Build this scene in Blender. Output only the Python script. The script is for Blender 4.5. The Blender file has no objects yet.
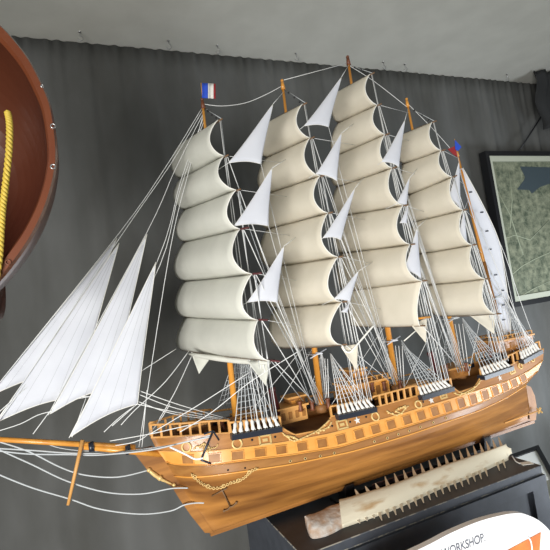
import bpy, bmesh, math, random
from mathutils import Vector as V, Matrix
random.seed(7)
COL = bpy.context.scene.collection
sc = bpy.context.scene
# ------------------------------------------------------------ camera model
F = 450.0
CAMH = 1.55
Zc = V((-845, 6040, -450)).normalized()
Xc = V((1075, 117, -450)); Xc = (Xc - Zc * Xc.dot(Zc)).normalized()
Yc = Zc.cross(Xc)
R = Matrix((Xc, Yc, Zc))           # world = R @ cam
O = V((0, 0, CAMH))
def ray(px, py): return R @ V((px - 275, 275 - py, -F))
def un(px, py, Y):
    r = ray(px, py); return O + r * (Y / r.y)
def unz(px, py, z):
    r = ray(px, py); return O + r * ((z - CAMH) / r.z)
def unplane(px, py, p, n):
    r = ray(px, py); return O + r * ((p - O).dot(n) / r.dot(n))
def proj(p):
    c = R.transposed() @ (p - O); return (275 + F * c.x / -c.z, 275 - F * c.y / -c.z)

# ------------------------------------------------------------ materials
MATS = {}
def mat(name, col, rough=.6, metal=0, noise=0, scale=8, stretch=(1, 1, 1), col2=None, bump=0, coat=0, trans=0, spec=.5, detail=5, sharp=None):
    if name in MATS: return MATS[name]
    m = bpy.data.materials.new(name); m.use_nodes = True
    nt = m.node_tree; b = nt.nodes['Principled BSDF']
    b.inputs['Roughness'].default_value = rough; b.inputs['Metallic'].default_value = metal
    b.inputs['Specular IOR Level'].default_value = spec
    if coat:
        b.inputs['Coat Weight'].default_value = coat; b.inputs['Coat Roughness'].default_value = .15
    c = tuple(col) + (1,)
    b.inputs['Base Color'].default_value = c
    if col2 or bump:
        tc = nt.nodes.new('ShaderNodeTexCoord'); mp = nt.nodes.new('ShaderNodeMapping')
        mp.inputs['Scale'].default_value = stretch
        n = nt.nodes.new('ShaderNodeTexNoise'); n.inputs['Scale'].default_value = scale; n.inputs['Detail'].default_value = detail
        nt.links.new(tc.outputs['Object'], mp.inputs['Vector']); nt.links.new(mp.outputs[0], n.inputs['Vector'])
        if col2:
            r = nt.nodes.new('ShaderNodeValToRGB')
            lo, hi = sharp or (.35, .65)
            r.color_ramp.elements[0].position = lo; r.color_ramp.elements[1].position = hi
            r.color_ramp.elements[0].color = c; r.color_ramp.elements[1].color = tuple(col2) + (1,)
            nt.links.new(n.outputs['Fac'], r.inputs['Fac']); nt.links.new(r.outputs['Color'], b.inputs['Base Color'])
        if bump:
            bp = nt.nodes.new('ShaderNodeBump'); bp.inputs['Strength'].default_value = bump; bp.inputs['Distance'].default_value = .01
            nt.links.new(n.outputs['Fac'], bp.inputs['Height']); nt.links.new(bp.outputs[0], b.inputs['Normal'])
    if trans:
        out = nt.nodes['Material Output']; t = nt.nodes.new('ShaderNodeBsdfTranslucent'); mx = nt.nodes.new('ShaderNodeMixShader')
        t.inputs['Color'].default_value = c; mx.inputs[0].default_value = trans
        nt.links.new(b.outputs[0], mx.inputs[1]); nt.links.new(t.outputs[0], mx.inputs[2]); nt.links.new(mx.outputs[0], out.inputs[0])
    MATS[name] = m; return m
def hx(r, g, b):
    return tuple(((x / 255 + .055) / 1.055) ** 2.4 if x > 10 else x / 255 / 12.92 for x in (r, g, b))
M_curt = mat('curtain_cloth', hx(80, 80, 77), .95, col2=hx(104, 105, 104), scale=3, stretch=(1, 1, .4), spec=.1)
M_wall = mat('wall_paint', hx(120, 120, 118), .9)
M_ceil = mat('ceiling_paint', hx(212, 212, 204), .95, col2=hx(204, 204, 196), scale=6, spec=.1)
M_floor = mat('floor_concrete', hx(120, 118, 114), .8, col2=hx(100, 98, 95), scale=4)
M_sail = mat('sail_cotton', hx(234, 227, 211), .9, col2=hx(227, 220, 203), scale=14, trans=.22, spec=.1)
M_sail_cool = mat('sail_cotton_cool_light', hx(226, 226, 216), .9, col2=hx(218, 218, 208), scale=12, trans=.2, spec=.1)  # same cotton as the other sails; cooler foremast light put into its colour
M_white = mat('sail_white', hx(230, 232, 238), .85, trans=.25, spec=.1, col2=hx(222, 224, 231), scale=10)
M_rope = mat('rope_white', hx(226, 227, 226), .9, spec=.1)
M_bolt = mat('bolt_rope', hx(236, 234, 226), .9, spec=.1)
M_ropeg = mat('rope_grey', hx(190, 194, 196), .9, spec=.1)
M_seam = mat('seam_thread', hx(186, 188, 192), .9)
M_seamd = mat('yard_wood_dark', hx(112, 84, 56), .6)
M_maroon = mat('wood_maroon', hx(82, 34, 36), .4)
M_mast = mat('mast_wood', hx(222, 156, 66), .4, col2=hx(204, 134, 50), scale=6, stretch=(6, 6, .6), coat=.3)
M_red = mat('mast_cap_brown', hx(110, 62, 38), .5)
M_top = mat('hull_bulwark_wood', hx(176, 122, 66), .45, col2=hx(158, 105, 52), scale=8, stretch=(1, 4, 8), coat=.3)
M_band = mat('hull_band_wood', hx(224, 160, 78), .42, col2=hx(212, 146, 64), scale=6, stretch=(1, 4, 6), coat=.3)
M_port = mat('gunport_wood', hx(158, 108, 52), .5, col2=hx(138, 90, 40), scale=30)
M_strip = mat('hull_stripe_wood', hx(156, 108, 54), .45, col2=hx(136, 90, 42), scale=8, stretch=(1, 4, 8), coat=.3)
M_hull = mat('hull_plank_wood', hx(172, 118, 58), .45, col2=hx(104, 64, 30), scale=3.2, stretch=(.8, 2, 8), coat=.1, spec=.35, sharp=(.36, .7))
M_rail = mat('rail_wood', hx(206, 152, 86), .5)
M_deck = mat('deck_wood', hx(150, 104, 60), .6, col2=hx(128, 86, 48), scale=20)
M_gold = mat('ornament_gold', hx(216, 184, 122), .45, metal=.2)
M_black = mat('black_paint', hx(24, 25, 28), .4)
M_navy = mat('channel_black', hx(34, 38, 48), .35)
M_dk = mat('porthole_dark', hx(14, 12, 12), .5)
M_cab = mat('cabinet_slate', hx(62, 66, 74), .55, col2=hx(52, 56, 63), scale=20)
M_chip = mat('worn_paint_edge', hx(120, 116, 106), .7, col2=hx(72, 74, 78), scale=60, sharp=(.45, .55))
M_bone = mat('saw_bone', hx(208, 200, 178), .75, col2=hx(172, 144, 106), scale=9, stretch=(1, 3, 3), bump=.3, sharp=(.56, .72))
M_tooth = mat('saw_tooth', hx(226, 218, 196), .5)
M_stub = mat('saw_stub', hx(178, 152, 130), .95, col2=hx(200, 196, 190), scale=40, bump=.5, spec=.1)
M_boat = mat('boat_interior_varnish', hx(84, 44, 28), .38, col2=hx(68, 32, 22), scale=3, coat=.15)
M_boatr = mat('boat_rim_varnish', hx(116, 66, 40), .3, col2=hx(106, 56, 36), scale=4, coat=.6)
M_yel = mat('rope_yellow', hx(206, 178, 70), .6)
M_metal = mat('metal', hx(190, 190, 190), .3, metal=.9)
M_signw = mat('sign_white', hx(246, 246, 246), .4)
M_signo = mat('sign_orange', hx(232, 150, 70), .5, col2=hx(214, 120, 60), scale=10)
M_ink = mat('sign_ink', hx(104, 106, 116), .6)
M_mapf = mat('picture_mat_cream', hx(176, 180, 164), .6)
M_paper = mat('paper', hx(248, 248, 242), .8)
M_board_refl = mat('board_reflection_tone', hx(150, 140, 160), .25, metal=.6)  # tone of the reflections seen on the stand's dark board
M_blue = mat('flag_blue', hx(40, 78, 190), .8); M_fr = mat('flag_red', hx(150, 40, 44), .8); M_fw = mat('flag_white', hx(222, 220, 214), .8)

# ------------------------------------------------------------ mesh builder
class MB:
    def __init__(s): s.v = []; s.f = []; s.mi = []; s.sm = []
    def add(s, vs, fs, mi=0, sm=False):
        o = len(s.v); s.v += [V(p) for p in vs]
        for f in fs: s.f.append([i + o for i in f]); s.mi.append(mi); s.sm.append(sm)
    def box(s, c, d, fr=None, mi=0, bev=0):
        fr = fr or (V((1, 0, 0)), V((0, 1, 0)), V((0, 0, 1)))
        c = V(c); vs = []
        for x in (-1, 1):
            for y in (-1, 1):
                for z in (-1, 1): vs.append(c + fr[0] * x * d[0] / 2 + fr[1] * y * d[1] / 2 + fr[2] * z * d[2] / 2)
        s.add(vs, [(0, 1, 3, 2), (4, 6, 7, 5), (0, 4, 5, 1), (2, 3, 7, 6), (0, 2, 6, 4), (1, 5, 7, 3)], mi)
    def tube(s, pts, r, n=6, mi=0, caps=True, closed=False):
        pts = [V(p) for p in pts]; m = len(pts)
        rs = r if isinstance(r, (list, tuple)) else [r] * m
        vs = []; prev = None
        for i, p in enumerate(pts):
            if closed: t = pts[(i + 1) % m] - pts[i - 1]
            else: t = pts[min(i + 1, m - 1)] - pts[max(i - 1, 0)]
            if t.length < 1e-9: t = V((0, 0, 1))
            t.normalize()
            if prev is None:
                a = t.orthogonal().normalized()
            else:
                a = prev - t * prev.dot(t)
                a = a.normalized() if a.length > 1e-6 else t.orthogonal().normalized()
            prev = a; b = t.cross(a)
            for k in range(n):
                q = 2 * math.pi * k / n; vs.append(p + (a * math.cos(q) + b * math.sin(q)) * rs[i])
        fs = []
        for i in range(m if closed else m - 1):
            j = (i + 1) % m
            for k in range(n): fs.append((i * n + k, i * n + (k + 1) % n, j * n + (k + 1) % n, j * n + k))
        if caps and not closed: fs += [tuple(range(n))[::-1], tuple((m - 1) * n + k for k in range(n))]
        s.add(vs, fs, mi, True)
    def prism(s, poly, n, th, mi=0):   # poly: coplanar 3D points, extruded along n by th
        n = V(n).normalized() * th; k = len(poly)
        vs = [V(p) for p in poly] + [V(p) + n for p in poly]
        fs = [tuple(range(k))[::-1], tuple(range(k, 2 * k))] + [(i, (i + 1) % k, (i + 1) % k + k, i + k) for i in range(k)]
        s.add(vs, fs, mi)
    def grid(s, rows, mi=0, sm=True, closed=False):
        a = len(rows); b = len(rows[0]); vs = [p for r in rows for p in r]
        s.add(vs, [(i * b + j, i * b + j + 1, (i + 1) * b + j + 1, (i + 1) * b + j) for i in range(a - 1) for j in range(b - 1)], mi, sm)
    def sheet(s, rows, th, mi=0):
        a = len(rows); b = len(rows[0]); back = []
        for i in range(a):
            rr = []
            for j in range(b):
                du = rows[i][min(j + 1, b - 1)] - rows[i][max(j - 1, 0)]; dv = rows[min(i + 1, a - 1)][j] - rows[max(i - 1, 0)][j]
                n = du.cross(dv); n = n.normalized() if n.length > 1e-12 else V((0, 1, 0))
                rr.append(rows[i][j] + n * th)
            back.append(rr)
        A = a * b; idx = lambda i, j: i * b + j
        vs = [p for r in rows for p in r] + [p for r in back for p in r]; fs = []
        for i in range(a - 1):
            for j in range(b - 1):
                q = (idx(i, j), idx(i, j + 1), idx(i + 1, j + 1), idx(i + 1, j)); fs.append(q); fs.append(tuple(A + k for k in q[::-1]))
        per = [idx(0, j) for j in range(b)] + [idx(i, b - 1) for i in range(1, a)] + [idx(a - 1, j) for j in range(b - 2, -1, -1)] + [idx(i, 0) for i in range(a - 2, 0, -1)]
        for k in range(len(per)):
            p, q = per[k], per[(k + 1) % len(per)]; fs.append((p, p + A, q + A, q))
        s.add(vs, fs, mi, True)
    def ball(s, c, r, n=8, mi=0, sq=(1, 1, 1)):
        c = V(c); vs = [c + V((0, 0, r * sq[2]))]; fs = []
        h = max(3, n // 2)
        for i in range(1, h):
            a = math.pi * i / h
            for k in range(n):
                q = 2 * math.pi * k / n; vs.append(c + V((math.sin(a) * math.cos(q) * r * sq[0], math.sin(a) * math.sin(q) * r * sq[1], math.cos(a) * r * sq[2])))
        vs.append(c - V((0, 0, r * sq[2])))
        for k in range(n): fs.append((0, 1 + k, 1 + (k + 1) % n))
        for i in range(h - 2):
            for k in range(n):
                a = 1 + i * n + k; b = 1 + i * n + (k + 1) % n; fs.append((a, a + n, b + n, b))
        L = len(vs) - 1
        for k in range(n): fs.append((L, 1 + (h - 2) * n + (k + 1) % n, 1 + (h - 2) * n + k))
        s.add(vs, fs, mi, True)
    def build(s, name, m, parent=None, label=None):
        me = bpy.data.meshes.new(name)
        base = parent_origin(parent)
        if parent is None and s.v:
            mn = V((min(p.x for p in s.v), min(p.y for p in s.v), min(p.z for p in s.v))); mx = V((max(p.x for p in s.v), max(p.y for p in s.v), max(p.z for p in s.v)))
            base = V(((mn.x + mx.x) / 2, (mn.y + mx.y) / 2, mn.z))
        me.from_pydata([p - base for p in s.v], [], s.f)
        for mm in (m if isinstance(m, (list, tuple)) else [m]): me.materials.append(mm)
        me.polygons.foreach_set('material_index', s.mi); me.polygons.foreach_set('use_smooth', s.sm)
        me.validate(); me.update()
        o = bpy.data.objects.new(name, me); COL.objects.link(o)
        if parent is None: o.location = base
        else: o.parent = parent
        if label: o['label'] = label
        return o
def parent_origin(p):
    o = V((0, 0, 0))
    while p: o = o + p.location; p = p.parent
    return o
def tag(o, label=None, cat=None, group=None, kind=None):
    if label: o['label'] = label
    if cat: o['category'] = cat
    if group: o['group'] = group
    if kind: o['kind'] = kind
    return o
def empty(name, loc, label, cat, group=None):
    o = bpy.data.objects.new(name, None); COL.objects.link(o); o.location = loc; o.empty_display_size = .05
    return tag(o, label, cat, group)
def lerp(a, b, t): return a + (b - a) * t
def sagline(p, q, sag=0, n=10):
    if sag == 0: return [V(p), V(q)]
    return [lerp(V(p), V(q), i / n) - V((0, 0, sag * 4 * (i / n) * (1 - i / n))) for i in range(n + 1)]
def spline(pts, n=6):
    pts = [V(p) for p in pts]; out = []
    for i in range(len(pts) - 1):
        p0 = pts[max(i - 1, 0)]; p1 = pts[i]; p2 = pts[i + 1]; p3 = pts[min(i + 2, len(pts) - 1)]
        for k in range(n):
            t = k / n
            out.append(.5 * ((2 * p1) + (p2 - p0) * t + (2 * p0 - 5 * p1 + 4 * p2 - p3) * t * t + (3 * p1 - p0 - 3 * p2 + p3) * t ** 3))
    out.append(pts[-1]); return out

# ------------------------------------------------------------ room
YW = 2.14; CZ = un(290, 58.2, 2.08).z
XL, XR, YF = -2.6, 4.6, -3.2
def struct(name, mb, m):
    o = mb.build(name, m); o['kind'] = 'structure'; return o
b = MB(); b.box(((XL + XR) / 2, (YF + YW) / 2, -.05), (XR - XL, YW - YF, .1)); struct('floor', b, M_floor)
b = MB(); b.box(((XL + XR) / 2, (YF + YW) / 2, CZ + .05), (XR - XL + .2, YW - YF + .2, .1)); struct('ceiling', b, M_ceil)
b = MB(); b.box(((XL + XR) / 2, YW + .05, CZ / 2), (XR - XL, .1, CZ)); struct('wall_back', b, M_wall)
b = MB(); b.box((XL - .05, (YF + YW) / 2, CZ / 2), (.1, YW - YF, CZ)); struct('wall_left', b, M_wall)
b = MB(); b.box((XR + .05, (YF + YW) / 2, CZ / 2), (.1, YW - YF, CZ)); struct('wall_right', b, M_wall)
# gathered curtain hung along the back wall
b = MB(); rows = []
folds = [(un(x, 120, YW).x, w, a) for x, w, a in ((88, .05, .022), (155, .05, .018), (60, .08, .01), (120, .07, .012), (245, .06, .012), (390, .06, .012), (484, .05, .02), (512, .05, .022), (530, .03, .018), (30, .07, .012), (20, .03, .01))]
NX = 700; ztop = CZ - .004
for k in range(26):
    v = k / 25; z = ztop - v * (ztop - .05); r = []
    gather = math.exp(-((ztop - z) / .17))
    for i in range(NX + 1):
        x = XL + .03 + (XR - XL - .06) * i / NX
        d = .0045 * gather * math.sin(x * 95 + 2 * math.sin(x * 7)) + .003 * gather * math.sin(x * 151 + 1.3)
        d += (.012 * math.sin(x * 9.1 + .6 * math.sin(x * 3.1)) + .006 * math.sin(x * 23 + math.sin(x * 5) * 2 + v * .6)) * min(1, .06 + v * 2.5) * .9
        for fx, w, a in folds: d += -a * min(1, .1 + v * 6) * math.exp(-((x - fx - .02 * math.sin(v * 5 + fx)) / (w * (.5 + .8 * v))) ** 2)
        r.append(V((x, YW - .035 + d * .8, z)))
    rows.append(r)
b.sheet(rows, .002)
c = b.build('curtain', M_curt); tag(c, 'dark grey gathered cloth curtain hung along the back wall behind the ship', 'curtain')
# ceiling hooks
hk = [(81, 44, 'small wire hook under the ceiling nearest the hanging boat'), (170, 55, 'small wire hook under the ceiling, second from the hanging boat'),
      (219, 59, 'small wire hook at ceiling above the tricolour flag'), (297, 61, 'small wire hook at ceiling between second and third mast tops'),
      (385, 72, 'small wire hook at ceiling just right of the tallest mast'),
      (407, 78, 'larger wire hook at ceiling above the fourth mast tip'), (508, 81, 'small dark hook at ceiling above the framed map')]
for x, y, lb in hk:
    p = un(x, y, 2.03); p.z = CZ
    b = MB(); s_ = 1.0
    pts = [p, p - V((0, 0, .02))] + [p + V((.011 * math.sin(a) * s_, 0, -.02 - .012 + .012 * math.cos(a))) for a in [i * math.pi * 1.45 / 9 for i in range(10)]]
    b.tube(pts, .0016, 6); b.tube([p - V((0, 0, .0)), p - V((0, 0, .003))], .006, 10)
    o = b.build('ceiling_hook', M_metal); tag(o, lb, 'hook', 'hooks along the ceiling edge')

# ------------------------------------------------------------ ship
YS = 1.4
ship = empty('ship_model', un(345, 487, YS), 'large wooden five-masted sailing ship model with cream square sails, on black stand', 'ship model')
def P(name, mb, m, parent=None, label=None): return mb.build(name, m, parent or ship, label)

def smooth_curve(pl, n):
    out = []
    x0, x1 = pl[0][0], pl[-1][0]
    for i in range(n + 1):
        x = lerp(x0, x1, i / n)
        for k in range(len(pl) - 1):
            if x <= pl[k + 1][0] + 1e-6:
                t = (x - pl[k][0]) / (pl[k + 1][0] - pl[k][0]); out.append([x, lerp(pl[k][1], pl[k + 1][1], t)]); break
    for _ in range(10):
        ys = [p[1] for p in out]
        for i in range(1, n): out[i][1] = (ys[i - 1] + 2 * ys[i] + ys[i + 1]) / 4
    return out
NT = 150
cap = smooth_curve([(151, 438), (180, 437), (210, 434.5), (231, 433.5), (281, 427), (337, 416), (375, 408), (418, 396), (452, 387), (482, 377), (510, 366), (544, 349)], NT)
gtop = smooth_curve([(158, 451), (190, 452), (220, 450), (260, 445.5), (290, 441), (330, 433.5), (390, 417), (450, 399), (478, 390), (510, 380), (531, 370), (543, 360)], NT)
gbot = smooth_curve([(166, 462), (175, 465), (210, 465), (240, 461), (290, 455), (340, 447), (380, 434.5), (410, 425.5), (480, 403), (524, 382.5), (538, 371)], NT)
wale = smooth_curve([(174, 476), (190, 477.5), (210, 476), (250, 470.5), (290, 464.5), (350, 452), (380, 443.6), (410, 434.5), (480, 410.5), (508, 397), (526, 385)], NT)
keel = smooth_curve([(211, 532), (486, 437), (530, 420.5)], NT)
mid = lambda s: [[lerp(wale[i][0], keel[i][0], s ** 1.0), lerp(wale[i][1], keel[i][1], s)] for i in range(NT + 1)]
LV = [cap, gtop, gbot, wale, mid(.2), mid(.42), mid(.64), mid(.84), mid(.95), keel]
BM = [.108, .121, .129, .131, .130, .122, .098, .055, .024, .009]
def bshape(t, l):
    lo = max(0, (l - 3) / 6)
    tb = .26 + .3 * lo; s = min(1, t / tb); fb = (1 - (1 - s) ** 2.0) ** .75
    ta = .30 + .15 * lo; s2 = max(0, (t - 1 + ta) / ta); am = .38 + .58 * min(1, lo * 1.6) if l > 2 else .33
    fa = 1 - am * s2 ** 1.8
    return max(BM[l] * fb * fa, .007)
S = []
for i in range(NT + 1):
    t = i / NT; row = []
    for l in range(len(LV)):
        bb = bshape(t, l)
        if l < 3: bb = max(bb, .018 - .003 * l)
        row.append(un(LV[l][i][0], LV[l][i][1], YS - bb))
    S.append(row)
def surf(t, s):
    t = min(max(t, 0), 1) * NT; s = min(max(s, 0), len(LV) - 1)
    i = min(int(t), NT - 1); l = min(int(s), len(LV) - 2); a = t - i; c_ = s - l
    return lerp(lerp(S[i][l], S[i + 1][l], a), lerp(S[i][l + 1], S[i + 1][l + 1], a), c_)
def pick(px, py):
    t, s = .5, 1.5
    for it in range(30):
        x, y = proj(surf(t, s)); e = .002
        xt, yt = proj(surf(t + e, s)); xs, ys_ = proj(surf(t, s + .02))
        a, b_, c_, d = (xt - x) / e, (xs - x) / .02, (yt - y) / e, (ys_ - y) / .02
        det = a * d - b_ * c_
        if abs(det) < 1e-9: break
        rx, ry = px - x, py - y
        t += max(-.1, min(.1, (rx * d - b_ * ry) / det)); s += max(-.7, min(.7, (a * ry - c_ * rx) / det))
        t = min(max(t, .003), .997); s = min(max(s, .0), 8.9)
    return t, s
def frame(t, s):
    T = (surf(t + .01, s) - surf(t - .01, s)).normalized()
    U = (surf(t, s - .1) - surf(t, s + .1)).normalized()
    N = T.cross(U).normalized()
    if N.y > 0: N = -N
    U = N.cross(T) if N.cross(T).z > 0 else T.cross(N)
    return T, N, U.normalized()
def mir(p): return V((p.x, 2 * YS - p.y, p.z))
# hull shell with waist cut-downs
def dip(x):
    d = 0
    for a, b_ in ((281, 331), (453, 481)):
        if a < x < b_:
            u = (x - a) / (b_ - a); d = max(d, min(1, math.sin(math.pi * u) * 1.5) ** .8)
    return d
CAPT = []
for i in range(NT + 1):
    d = dip(cap[i][0]) * .72
    CAPT.append(lerp(S[i][0], S[i][1], d))
b = MB()
midx = [0, 1, 2, 3, 3, 3, 3, 3, 3]
for l in range(len(LV) - 1):
    for sgn in (0, 1):
        rows = []
        for i in range(NT + 1):
            A_ = CAPT[i] if l == 0 else S[i][l]; B_ = S[i][l + 1]
            rows.append([mir(A_), mir(B_)] if sgn else [B_, A_])
        b.grid(rows, midx[l])
# inner bulwark faces
for sgn in (0, 1):
    rows = []
    for i in range(NT + 1):
        q = CAPT[i] + V((0, .007, 0)); w = S[i][1] + V((0, .008, -.004))
        if q.y > YS: q.y = YS
        if w.y > YS: w.y = YS
        A_ = CAPT[i]
        rows.append([mir(A_), mir(q), mir(w)] if sgn else [A_, q, w])
    b.grid(rows, 0)
# transom, bow and keel closures
for i in (0, NT):
    for l in range(len(LV) - 1):
        q = [S[i][l], S[i][l + 1], mir(S[i][l + 1]), mir(S[i][l])]; b.add(q, [(0, 1, 2, 3)], midx[l])
b.grid([[S[i][-1], mir(S[i][-1])] for i in range(NT + 1)], 3)
hull = P('hull', b, [M_top, M_band, M_strip, M_hull])
b = MB(); b.grid([[S[i][1] + V((0, .004, -.002)), mir(S[i][1]) + V((0, -.004, -.002))] for i in range(NT + 1)]); P('deck', b, M_deck, hull)
# mouldings running along the hull
def moulding(l, r, m, name, t0=0.0, t1=1.0, ds=0, label=None):
    for sgn in (0, 1):
        pts = []
        for i in range(int(t0 * NT), int(t1 * NT) + 1, 2):
            q = surf(i / NT, l + ds); q = q + V((0, -.001, 0)); pts.append(mir(q) if sgn else q)
        bb = MB(); bb.tube(pts, r, 6); P(name, bb, m, hull, label)
moulding(1, .0016, M_rail, 'moulding'); moulding(2, .0022, M_strip, 'moulding', ds=.12); moulding(2, .0016, M_band, 'moulding', ds=0)
moulding(3, .0024, M_band, 'moulding')
for sgn in (0, 1):
    bb = MB(); pts = [(CAPT[i] + V((0, .003, .001))) for i in range(0, NT + 1)]; bb.tube([mir(p) for p in pts] if sgn else pts, .0032, 6); P('cap_rail', bb, M_rail, hull)
# stem and cutwater
stem = [(133, 452), (141, 462), (149, 472), (160, 479), (172, 487), (180, 500), (192, 517), (205, 533), (214, 533), (203, 517), (190, 498), (181, 483), (175, 473), (166, 460), (158, 450), (152, 447)]
b = MB(); b.prism([un(x, y, YS - .008) for x, y in stem], (0, 1, 0), .016); P('stem', b, M_hull, hull)
b = MB(); b.tube(spline([un(x, y, YS - .01) for x, y in ((149, 470), (155, 475), (163, 480), (172, 484))]), [.003, .004, .005, .0055, .006, .006, .0065, .006, .006, .0065, .006, .005, .005, .004, .0035, .003, .003, .002, .002][:19], 8)
b.ball(un(149, 470, YS - .01), .0065, 10); b.ball(un(160, 478, YS - .01), .008, 10); b.ball(un(174, 485, YS - .01), .006, 8)
P('figurehead', b, M_gold, ship, 'pale carved gilt figurehead')
# keel strip
b = MB(); a = un(210, 532.5, YS); c = un(533, 420.5, YS)
b.box((a + c) / 2 - V((0, 0, .003)), ((c - a).length, .014, .012), ((c - a).normalized(), V((0, 1, 0)), (c - a).normalized().cross(V((0, 1, 0)))))
P('keel', b, M_hull, hull)
# rudder, sternpost, shaft and propeller
rd = [(526, 385), (531, 387), (535, 396), (537, 408), (536, 420), (530, 421), (529, 405)]
b = MB(); b.prism([un(x, y, YS - .006) for x, y in rd], (0, 1, 0), .012); P('rudder', b, M_port, ship)
b = MB(); b.tube([un(525, 384, YS - .008), un(529, 419, YS - .008)], .0028, 6); P('sternpost', b, M_dk, ship)
b = MB(); b.tube([un(505, 423, YS - .034), un(538, 411, YS - .03)], .0028, 8); P('propeller_shaft', b, M_rail, ship)
b = MB(); pc = un(539.5, 410.5, YS - .03); b.ball(pc, .005, 8)
for k in range(4):
    a = k * math.pi / 2 + .5; d = V((0, math.cos(a), math.sin(a))); b.box(pc + d * .008, (.004, .012, .007), (V((1, 0, .4)).normalized(), d, d.cross(V((1, 0, .4)).normalized()).normalized()))
P('propeller', b, M_gold, ship)

# gunports
gp = [188, 214.5, 237.5, 260, 281, 302, 322, 341, 359, 375.5, 391, 407, 421, 434.6, 447.6, 461, 473, 485, 495, 505, 514, 523]
def yat(curve, x):
    for k in range(NT):
        if curve[k][0] <= x <= curve[k + 1][0] + 1e-6: return lerp(curve[k][1], curve[k + 1][1], (x - curve[k][0]) / (curve[k + 1][0] - curve[k][0]))
    return curve[-1][1]
for x in gp:
    y = (yat(gtop, x) + yat(gbot, x)) / 2 + .6
    t, s = pick(x, y); T, N, U = frame(t, s); c = surf(t, s)
    W = (surf(t, 1) - surf(t, 2)).length * .6; wid = .034
    bb = MB(); bb.box(c + N * .0004, (wid, .0022, W), (T, N, U)); g = P('gunport', bb, M_port, hull)
    fb = MB(); e = .0016
    fb.box(c + U * (W / 2) + N * .0012, (wid + e * 2, .004, e), (T, N, U)); fb.box(c - U * (W / 2) + N * .0012, (wid + e * 2, .004, e), (T, N, U))
    fb.box(c - T * (wid / 2) + N * .0012, (e, .004, W), (T, N, U)); fb.box(c + T * (wid / 2) + N * .0012, (e, .004, W), (T, N, U)); P('port_frame', fb, M_band, hull)
# portholes
def torus(mb, c, T, U, R1, r, n=16, mi=0): mb.tube([c + (T * math.cos(a) + U * math.sin(a)) * R1 for a in [2 * math.pi * k / n for k in range(n)]], r, 6, mi, closed=True)
for x, y in ((290, 461), (305, 458.5), (320, 456), (334, 453), (374, 441.5), (387, 438), (398, 434.2), (409, 430.7), (420, 427), (228, 470), (245, 468), (433, 422.5), (446, 418)):
    t, s = pick(x, y); T, N, U = frame(t, s); c = surf(t, s)
    bb = MB(); bb.tube([c - N * .001, c + N * .0014], .0028, 10); g = P('porthole', bb, M_dk, hull)
    if x > 250: bb = MB(); torus(bb, c + N * .0014, T, U, .0036, .0009); P('porthole_ring', bb, M_gold, hull)
for x, y in ((252, 440), (275, 437), (332, 426), (350, 422), (366, 417), (423, 402), (441, 397.5)):
    t, s = pick(x, y); T, N, U = frame(t, s); c = surf(t, s)
    bb = MB(); bb.tube([c - N * .001, c + N * .0016], .0034, 10); P('gun_hole', bb, M_dk, hull)
# gilt ornaments on the bulwark
for x, y, r in ((186.5, 447, .013), (237, 443.5, .0135), (375, 416.5, .013), (418, 404.5, .012), (520, 366, .010), (532, 359, .010)):
    t, s = pick(x, y); T, N, U = frame(t, s); c = surf(t, s) + N * .0015
    bb = MB(); torus(bb, c, T, U, r, .003, 20); P('gilt_ring', bb, M_gold, hull)
for x, y in ((265, 440), (342, 424.5), (443, 395.5), (512, 371)):
    t, s = pick(x, y); T, N, U = frame(t, s); c = surf(t, s) + N * .001; w, h = .034, .024
    if x > 430: w, h = .026, .018
    bb = MB()
    for q in (-1, 1): bb.box(c + U * q * h / 2, (w + .004, .004, .005), (T, N, U)); bb.box(c + T * q * w / 2, (.005, .004, h), (T, N, U))
    bb.box(c, (w * .45, .003, h * .35), (T, N, U)); P('gilt_frame', bb, M_gold, hull)
for x, y in ((357, 420.5), (431, 400.5), (499.5, 378)):
    t, s = pick(x, y); T, N, U = frame(t, s); c = surf(t, s)
    poly = [c + (T * math.sin(a * math.pi / 5) + U * math.cos(a * math.pi / 5)) * (.011 if a % 2 == 0 else .0045) for a in range(10)]
    bb = MB(); bb.prism(poly, N, .003); P('gilt_star', bb, M_fw, hull)
def scroll(pxs, r, name='gilt_scroll', curl=None):
    pts = []
    for x, y in pxs:
        t, s = pick(x, y); T, N, U = frame(t, s); pts.append(surf(t, s) + N * .003)
    bb = MB(); sp = spline(pts, 5); bb.tube(sp, r, 6)
    for k in range(2, len(sp) - 2, 4): bb.ball(sp[k] + V((0, -.001, random.uniform(-.003, .003))), r * 1.7, 6)
    return P(name, bb, M_gold, hull)
scroll([(282, 433), (288, 438), (294, 441), (302, 438), (310, 434.5), (318, 430), (324, 425), (329, 420)], .0022)
scroll([(286, 436), (292, 437), (298, 440)], .003); scroll([(316, 433), (322, 430), (328, 427), (331, 422)], .0025)
scroll([(453, 393), (458, 395), (464, 393), (470, 390), (476, 386), (480, 380)], .0022); scroll([(458, 392), (466, 394), (474, 389)], .002)
scroll([(386, 411), (391, 414), (396, 415), (402, 412), (405, 406), (399, 409), (395, 411), (399, 413)], .0026); scroll([(398, 408), (404, 408), (408, 406)], .002)
scroll([(199, 447), (203, 444), (207, 445), (210, 449), (206, 450), (203, 448)], .003); scroll([(194, 449), (198, 446), (214, 448), (218, 444)], .0018)
scroll([(524, 364), (527, 361), (529, 363)], .0022)
for a, r in (((164, 462), 0),): pass
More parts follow.
